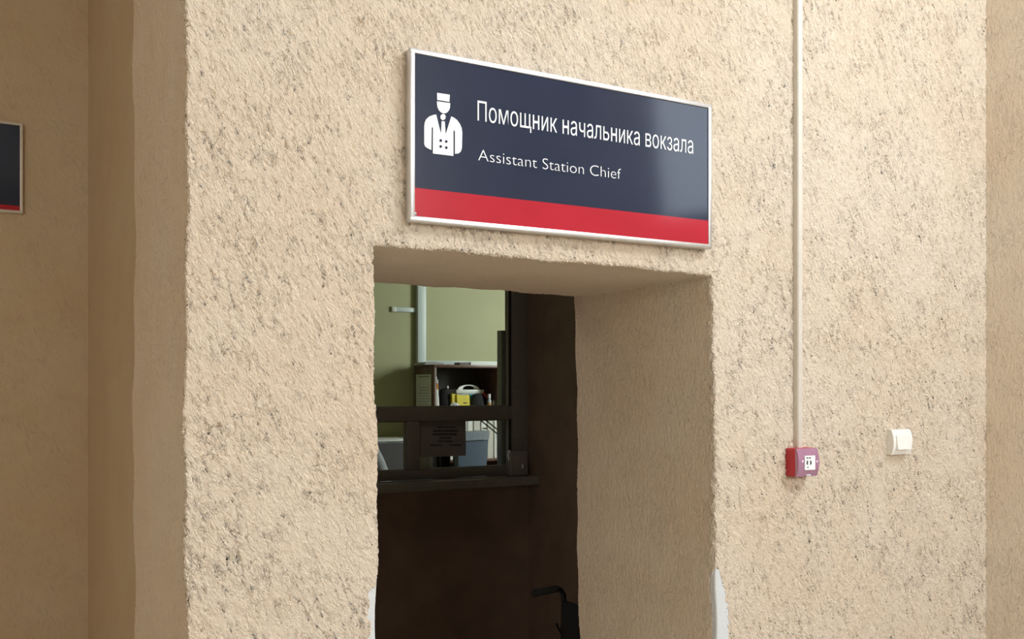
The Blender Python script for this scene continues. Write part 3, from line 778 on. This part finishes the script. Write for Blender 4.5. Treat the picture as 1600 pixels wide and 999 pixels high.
# dark post behind the right edge of the glass
a, b = P(787.5, 516, YW+.12), P(797.5, 516, YW+.12)
po = thing('metal_post', 'dark grey metal post standing just inside the right edge of the office window', 'post', (b.x, YW+.2, OF))
B().box((a.x, YW+.15, OF), (b.x+.005, YW+.21, a.z), .003).done('upright', 'post', po, True)
B().box((P(783.5, 690, YW+.15).x, YW+.155, OF), (a.x+.002, YW+.205, P(784, 646, YW+.15).z), .003).done('lower_channel', 'post', po, True)
c = P(792, 569, YW+.15); B().ico((c.x, YW+.148, c.z), .006, 2, (1.6, .6, 1)).done('bolt', 'white_plastic', po, True)

# desk under the window
dk = thing('desk', 'brown office desk under the service window', 'desk', (2, YW+.5, OF))
dz = OF+.75
bx('desk_top', 'desk', (1.2, YW+.235, dz-.028), (2.93, YW+.80, dz), .003, dk)
for x in (1.22, 2.86): bx('leg_panel', 'desk', (x, YW+.27, OF), (x+.025, YW+.78, dz-.028), .001, dk)
# monitor seen from behind
MY = YW+.30
tl, trr = P(714, 674.5, MY), P(764, 674.5, MY); bl, brr = P(717, 732, MY), P(760, 732, MY)
mo = thing('monitor', 'blue-grey monitor seen from behind beside the notice on the window', 'monitor', ((tl.x+trr.x)/2, MY+.04, dz))
zlow = dz+.045
MD = .11                          # the right side stands further back: the screen is turned
def strip(name, m, xl0, xr0, xl1, xr1, z0, z1, out, dep):
    b = B(); q = []
    for (xl, xr, z) in ((xl0, xr0, z0), (xl1, xr1, z1)):
        A = P(xl, 700, MY); B_ = P(xr, 700, MY+MD)
        n_ = Vector((B_.y-A.y, -(B_.x-A.x), 0)).normalized()
        q.append((Vector((A.x, A.y, z))+n_*out, Vector((B_.x, B_.y, z))+n_*out))
    b.prism([q[0][0], q[0][1], q[1][1], q[1][0]], -n_*dep)
    return b.done(name, m, mo), q, n_
zs_ = P(740, 688.5, MY+.05).z; ztp = P(740, 674.5, MY+.05).z
xrat = lambda s: (lerp(717, 714, s), lerp(760, 764, s))
def lerp(a, b, s): return a+(b-a)*s
fz = lambda z: (z-P(740, 732, MY+.05).z)/(ztp-P(740, 732, MY+.05).z)
strip('back_shell', 'blue_grey', *xrat(fz(zlow)), *xrat(fz(zs_)), zlow, zs_-.004, 0, .035)
strip('top_band', 'blue_gloss', *xrat(fz(zs_)), *xrat(1), zs_, ztp, .006, .042)  # paler than the shell: light caught along the top put into the colour
bz_, q, n_ = strip('bezel', 'black', *xrat(fz(zlow)), *xrat(1), zlow-.008, ztp+.001, -.033, .012)
l1, r1 = q[0][0].x, q[0][1].x
mc = (q[0][0]+q[0][1])/2; mc.z = dz
B().box((-.03, -.012, .01), (.03, .012, zlow-dz+.05), .004, mat=Matrix.Translation(mc-n_*.02) @ Matrix.Rotation(math.atan2(-n_.y, -n_.x)-PI/2, 4, 'Z')).done('stand', 'black', mo, True)
MY = mc.y-.04
B().box(((l1+r1)/2-.1, MY-.03, dz), ((l1+r1)/2+.1, MY+.12, dz+.012), .004).done('base', 'black', mo, True)
MY = YW+.30
# black box and paper tray left of it
x0, x1, z0, z1 = at(694, 705, 716, 732, MY+.02)
ob = thing('desk_organiser', 'black desk organiser below the notice, left of the blue-grey monitor', 'organiser', ((x0+x1)/2, MY+.1, dz))
B().box((x0, MY+.13, dz), (x1, MY+.20, z1), .004).done('body', 'black', ob, True)
B().box((x0+.02, MY+.122, dz+.02), (x0+.03, MY+.132, z1-.01), .002).done('divider', 'cloth', ob, True)
x0, x1, z0, z1 = at(676, 716, 693, 724, MY+.1)
pt = thing('paper_tray', 'pale blue paper tray on the desk seen under the notice', 'tray', ((x0+x1)/2, MY+.2, dz))
B().box((x0, MY+.22, dz), (x1+.03, MY+.34, dz+.012), .003).box((x0, MY+.32, dz), (x1+.03, MY+.34, P(685, 716, MY+.32).z), .003).done('tray', 'blue_gloss', pt, True)
B().box((x0+.01, MY+.225, dz+.012), (x1+.02, MY+.315, dz+.03)).done('sheets', 'paper', pt)
# lamp arm
LY = YW+.24
q0, q1 = P(750, 653, LY), P(786, 682, LY)
lp = thing('desk_lamp', 'black desk lamp arm of two thin parallel rods slanting before the binders', 'lamp', (q1.x, LY, dz))
d_ = (q1-q0).normalized(); nrm = Vector((-d_.z, 0, d_.x))*.011
for s_ in (1, -1): B().tube([q0+nrm*s_-d_*.03, q1+nrm*s_+d_*.02], .0042, 8).done('arm_rod', 'black', lp, True)
B().tube([(q1.x+.01, LY, dz), (q1.x+.01, LY, q1.z+.0)], .008, 8).done('stem', 'black', lp, True)
B().lathe([(0, 0), (.05, 0), (.05, .012), (.012, .02), (0, .02)], (q1.x-.03, LY+.02, dz)).done('base', 'black', lp, True)
hd = q0-d_*.04
B().lathe([(.012, .02), (.03, .012), (.042, -.012), (.04, -.012), (.028, .008), (0, .012)], (hd.x-.01, LY, hd.z-.004)).done('lamp_shade', 'black', lp, True)

# grey cabinet left of the bookcase
ca, cb_ = P(560, 689, 7.0), P(652, 689, 7.0)
gc = thing('steel_cabinet', 'low light grey steel cabinet by the green wall, left of the bookcase', 'cabinet', ((ca.x+cb_.x)/2, 7.2, OF))
B().box((ca.x, 7.01, OF), (cb_.x, 7.45, ca.z-.014), .003).done('body', 'cabinet', gc, True)
B().box((ca.x-.005, 6.995, ca.z-.014), (cb_.x+.005, 7.455, ca.z), .004).done('top', 'white_plastic', gc, True)
for s0, s1 in ((0, .5), (.5, 1)):
    dd = B().box((lerp(ca.x, cb_.x, s0)+.004, 6.998, OF+.05), (lerp(ca.x, cb_.x, s1)-.004, 7.012, ca.z-.02), .003).done('door', 'cabinet', gc, True)
    hx = lerp(ca.x, cb_.x, .5)+(-.03 if s0 == 0 else .03)
    B().tube([(hx, 6.999, 1.0), (hx, 6.98, 1.0), (hx, 6.98, 1.12), (hx, 6.999, 1.12)], .005, 8).done('handle', 'alu', dd, True)

# office chairs
def chair(cx, cy, label, zt_):
    t = thing('office_chair', label, 'chair', (cx, cy, OF), 'office chairs behind the window')
    b = B()
    ol = []
    wd, h0 = .25, OF+.56
    for i in range(24):
        a = 2*PI*i/24
        ol.append(Vector((cx+wd*math.copysign(abs(math.cos(a))**.45, math.cos(a)), cy+.22, (h0+zt_)/2+(zt_-h0)/2*math.copysign(abs(math.sin(a))**.6, math.sin(a)))))
    b.prism(ol, (0, .06, 0))
    b.done('backrest', 'chair_fabric', t, True)
    B().box((cx-.25, cy-.24, OF+.41), (cx+.25, cy+.22, OF+.48), .03, 3).done('seat', 'chair_fabric', t, True)
    B().tube([(cx, cy+.27, h0+.2), (cx, cy+.29, OF+.46), (cx, cy+.15, OF+.40), (cx, cy, OF+.40)], .016).done('back_bar', 'black', t, True)
    B().tube([(cx, cy, OF+.09), (cx, cy, OF+.41)], .028).done('column', 'black', t, True)
    for k in range(5):
        a = 2*PI*k/5+.3; e = Vector((cx+.27*math.cos(a), cy+.27*math.sin(a), OF+.07))
        lg = B().tube([(cx, cy, OF+.11), e], [.022, .014]).done('leg', 'black', t, True)
        B().lathe([(0, -.011), (.022, -.011), (.026, 0), (.022, .011), (0, .011)], n=14, mat=Matrix.Translation((e.x, e.y, OF+.026)) @ Matrix.Rotation(PI/2, 4, 'X')).done('caster', 'rubber', lg, True)
    return t
CPX, CPY = 2.17, 6.0
chair(CPX, CPY, 'charcoal office chair under the seated person in the grey shirt', OF+.98)
q = P(613, 692, 6.67)
chair(q.x-.01, 6.42, 'empty charcoal office chair before the low grey cabinet, right of the person', q.z)

# ------------------------------------------------------------------ seated clerk
def skin(pts, links, lev=2):
    me = bpy.data.meshes.new('sk'); me.from_pydata([p[0] for p in pts], links, [])
    o = bpy.data.objects.new('sk', me); C.objects.link(o)
    md = o.modifiers.new('s', 'SKIN'); sv = me.skin_vertices[0].data
    for i, p in enumerate(pts):
        r = p[1]; sv[i].radius = r if isinstance(r, tuple) else (r, r)
        sv[i].use_root = (i == 0)
    s2_ = o.modifiers.new('ss', 'SUBSURF'); s2_.levels = lev; s2_.render_levels = lev
    dg = bpy.context.evaluated_depsgraph_get(); dg.update()
    m2 = bpy.data.meshes.new_from_object(o.evaluated_get(dg)); bpy.data.objects.remove(o)
    return m2
def joined(name, meshes, m, voxel=None, parent=None):
    bm = bmesh.new()
    for me in meshes: bm.from_mesh(me)
    me = bpy.data.meshes.new(name); bm.to_mesh(me); bm.free()
    me.materials.clear(); me.materials.append(M[m])
    o = bpy.data.objects.new(name, me); C.objects.link(o)
    if voxel:
        md = o.modifiers.new('r', 'REMESH'); md.mode = 'VOXEL'; md.voxel_size = voxel; md.use_smooth_shade = True
        sm = o.modifiers.new('sm', 'SMOOTH'); sm.iterations = 2
        dg = bpy.context.evaluated_depsgraph_get(); dg.update()
        m2 = bpy.data.meshes.new_from_object(o.evaluated_get(dg)); o.modifiers.clear(); o.data = m2
        m2.materials.clear(); m2.materials.append(M[m])
    for p in o.data.polygons: p.use_smooth = True
    o.name = name
    if parent is not None:
        o.parent = parent; o.matrix_parent_inverse = Matrix.Translation(-parent.location)
    return o
def person():
    px, py = CPX, CPY+.02
    hipz = OF+.57; shz = OF+1.005
    ps = thing('person', 'person in a grey striped shirt seated behind the left window pane', 'person', (px, py, OF))
    V = lambda x, y, z: (px+x, py+y, z)
    pel = V(0, .02, hipz)
    core = [(pel, (.15, .11)), (V(0, .03, hipz+.16), (.135, .10)), (V(0, .02, hipz+.32), (.155, .105)), (V(0, .01, shz+.0), (.12, .08)), (V(0, 0, shz+.075), .052), (V(0, -.015, shz+.14), .052)]
    pts = list(core); lk = [(0, 1), (1, 2), (2, 3), (3, 4), (4, 5)]
    shpts = [(p, tuple(x+.026 for x in r) if isinstance(r, tuple) else r+.008) for p, r in core[:5]]
    shl = [(0, 1), (1, 2), (2, 3), (3, 4)]
    shpts[3] = (shpts[3][0], (.135, .098)); shpts[4] = (V(0, .0, shz+.07), .068)
    trp = [(V(0, .02, hipz+.03), (.155, .115)), (V(0, .02, hipz-.02), (.155, .115))]; trl = [(0, 1)]
    fing = []
    for s in (1, -1):
        arm = [V(s*.175, .01, shz-.005), V(s*.235, .0, shz-.13), V(s*.265, -.03, shz-.245), V(s*.19, -.18, OF+.79), V(s*.12, -.29, OF+.785), V(s*.105, -.325, OF+.785)]
        rr = [.062, .050, .043, .036, .027, .030]
        b0 = len(pts); pts += list(zip(arm, rr)); lk += [(3, b0)]+[(b0+i, b0+i+1) for i in range(5)]
        b1 = len(shpts); shpts += list(zip(arm[:5], [r+.012 for r in rr[:5]])); shl += [(3, b1)]+[(b1+i, b1+i+1) for i in range(4)]
        leg = [V(s*.09, .0, hipz-.01), V(s*.11, -.22, hipz-.02), V(s*.12, -.43, hipz-.02), V(s*.12, -.44, hipz-.26), V(s*.12, -.42, OF+.09)]
        lr = [.085, .078, .058, .055, .04]
        b2 = len(pts); pts += list(zip(leg, lr)); lk += [(0, b2)]+[(b2+i, b2+i+1) for i in range(4)]
        pts.append((V(s*.125, -.54, OF+.035), .034)); lk.append((b2+4, len(pts)-1))
        b3 = len(trp); trp += list(zip(leg, [r+.012 for r in lr])); trl += [(1, b3)]+[(b3+i, b3+i+1) for i in range(4)]
        # palm and fingers resting on the desk edge
        pw = Vector(arm[5]); fz_ = OF+.772
        for k, (off, ln) in enumerate(((-.027, .062), (-.009, .074), (.009, .070), (.026, .056))):
            bx_ = pw+Vector((s*off*1.0, -.02, 0))
            fing.append(skin([(bx_, .010), (bx_+Vector((0, -.03, .004)), .0095), (bx_+Vector((0, -.03-ln*.5, .004)), .009), (bx_+Vector((0, -.03-ln, -.006)), .0075)], [(0, 1), (1, 2), (2, 3)], 1))
        tb = pw+Vector((-s*.02, .005, 0))
        fing.append(skin([(tb, .012), (tb+Vector((-s*.026, -.022, .0)), .011), (tb+Vector((-s*.034, -.052, -.004)), .009)], [(0, 1), (1, 2)], 1))
        fing.append(skin([(pw+Vector((0, .02, 0)), (.028, .016)), (pw+Vector((0, -.03, 0)), (.040, .016)), (pw+Vector((0, -.055, 0)), (.038, .014))], [(0, 1), (1, 2)], 1))
    # head
    hc = Vector(V(0, -.04, shz+.245)); h = B()
    h.ico(hc+Vector((0, .012, .018)), 1, 4, (.075, .094, .098))
    h.ico(hc+Vector((0, -.028, -.048)), 1, 3, (.058, .058, .066))
    h.ico(hc+Vector((0, -.060, -.092)), 1, 2, (.026, .022, .020))
    h.prism([hc+Vector((-.010, -.078, .020)), hc+Vector((.010, -.078, .020)), hc+Vector((.017, -.078, -.032)), hc+Vector((-.017, -.078, -.032))], (0, -.012, -.004))
    h.ico(hc+Vector((0, -.098, -.022)), .013, 2)
    for s in (1, -1):
        h.ico(hc+Vector((s*.076, .012, -.008)), 1, 2, (.010, .018, .030))
        h.ico(hc+Vector((s*.030, -.074, .022)), 1, 2, (.022, .012, .007))
    h.ico(hc+Vector((0, -.080, -.058)), 1, 2, (.026, .009, .006)); h.ico(hc+Vector((0, -.080, -.069)), 1, 2, (.022, .010, .007))
    hm = bpy.data.meshes.new('h'); bmesh.ops.triangulate(h.b, faces=h.b.faces); h.b.to_mesh(hm); h.b.free()
    joined('body', [skin(pts, lk), hm]+fing, 'skin', .0055, ps)
    joined('shirt', [skin(shpts, shl)], 'shirt', None, ps)
    joined('trousers', [skin(trp, trl)], 'trousers', None, ps)
    hr = B(); rr = bmesh.ops.create_icosphere(hr.b, subdivisions=4, radius=1)
    for v in list(hr.b.verts):
        n_ = v.co.copy(); v.co = hc+Vector((0, .016, .022))+Vector((n_.x*.083, n_.y*.101, n_.z*.106))
    bmesh.ops.delete(hr.b, geom=[v for v in hr.b.verts if (v.co.y < hc.y-.045 and v.co.z < hc.z+.07) or v.co.z < hc.z-.06 or (v.co.y < hc.y+.02 and v.co.z < hc.z+.03)], context='VERTS')
    hr.done('hair', 'hair', ps, True)
    for s in (1, -1):
        ey = B().ico(hc+Vector((s*.030, -.077, .008)), 1, 2, (.012, .007, .007)).done('eye', 'white_vinyl', ps, True)
        B().ico(hc+Vector((s*.030, -.0815, .008)), 1, 2, (.0055, .004, .0055)).done('iris', 'hair', ey, True)
        B().box((px+s*.12-.05, py-.58, OF), (px+s*.12+.05, py-.33, OF+.085), .035, 3).done('shoe', 'black', ps, True)
person()
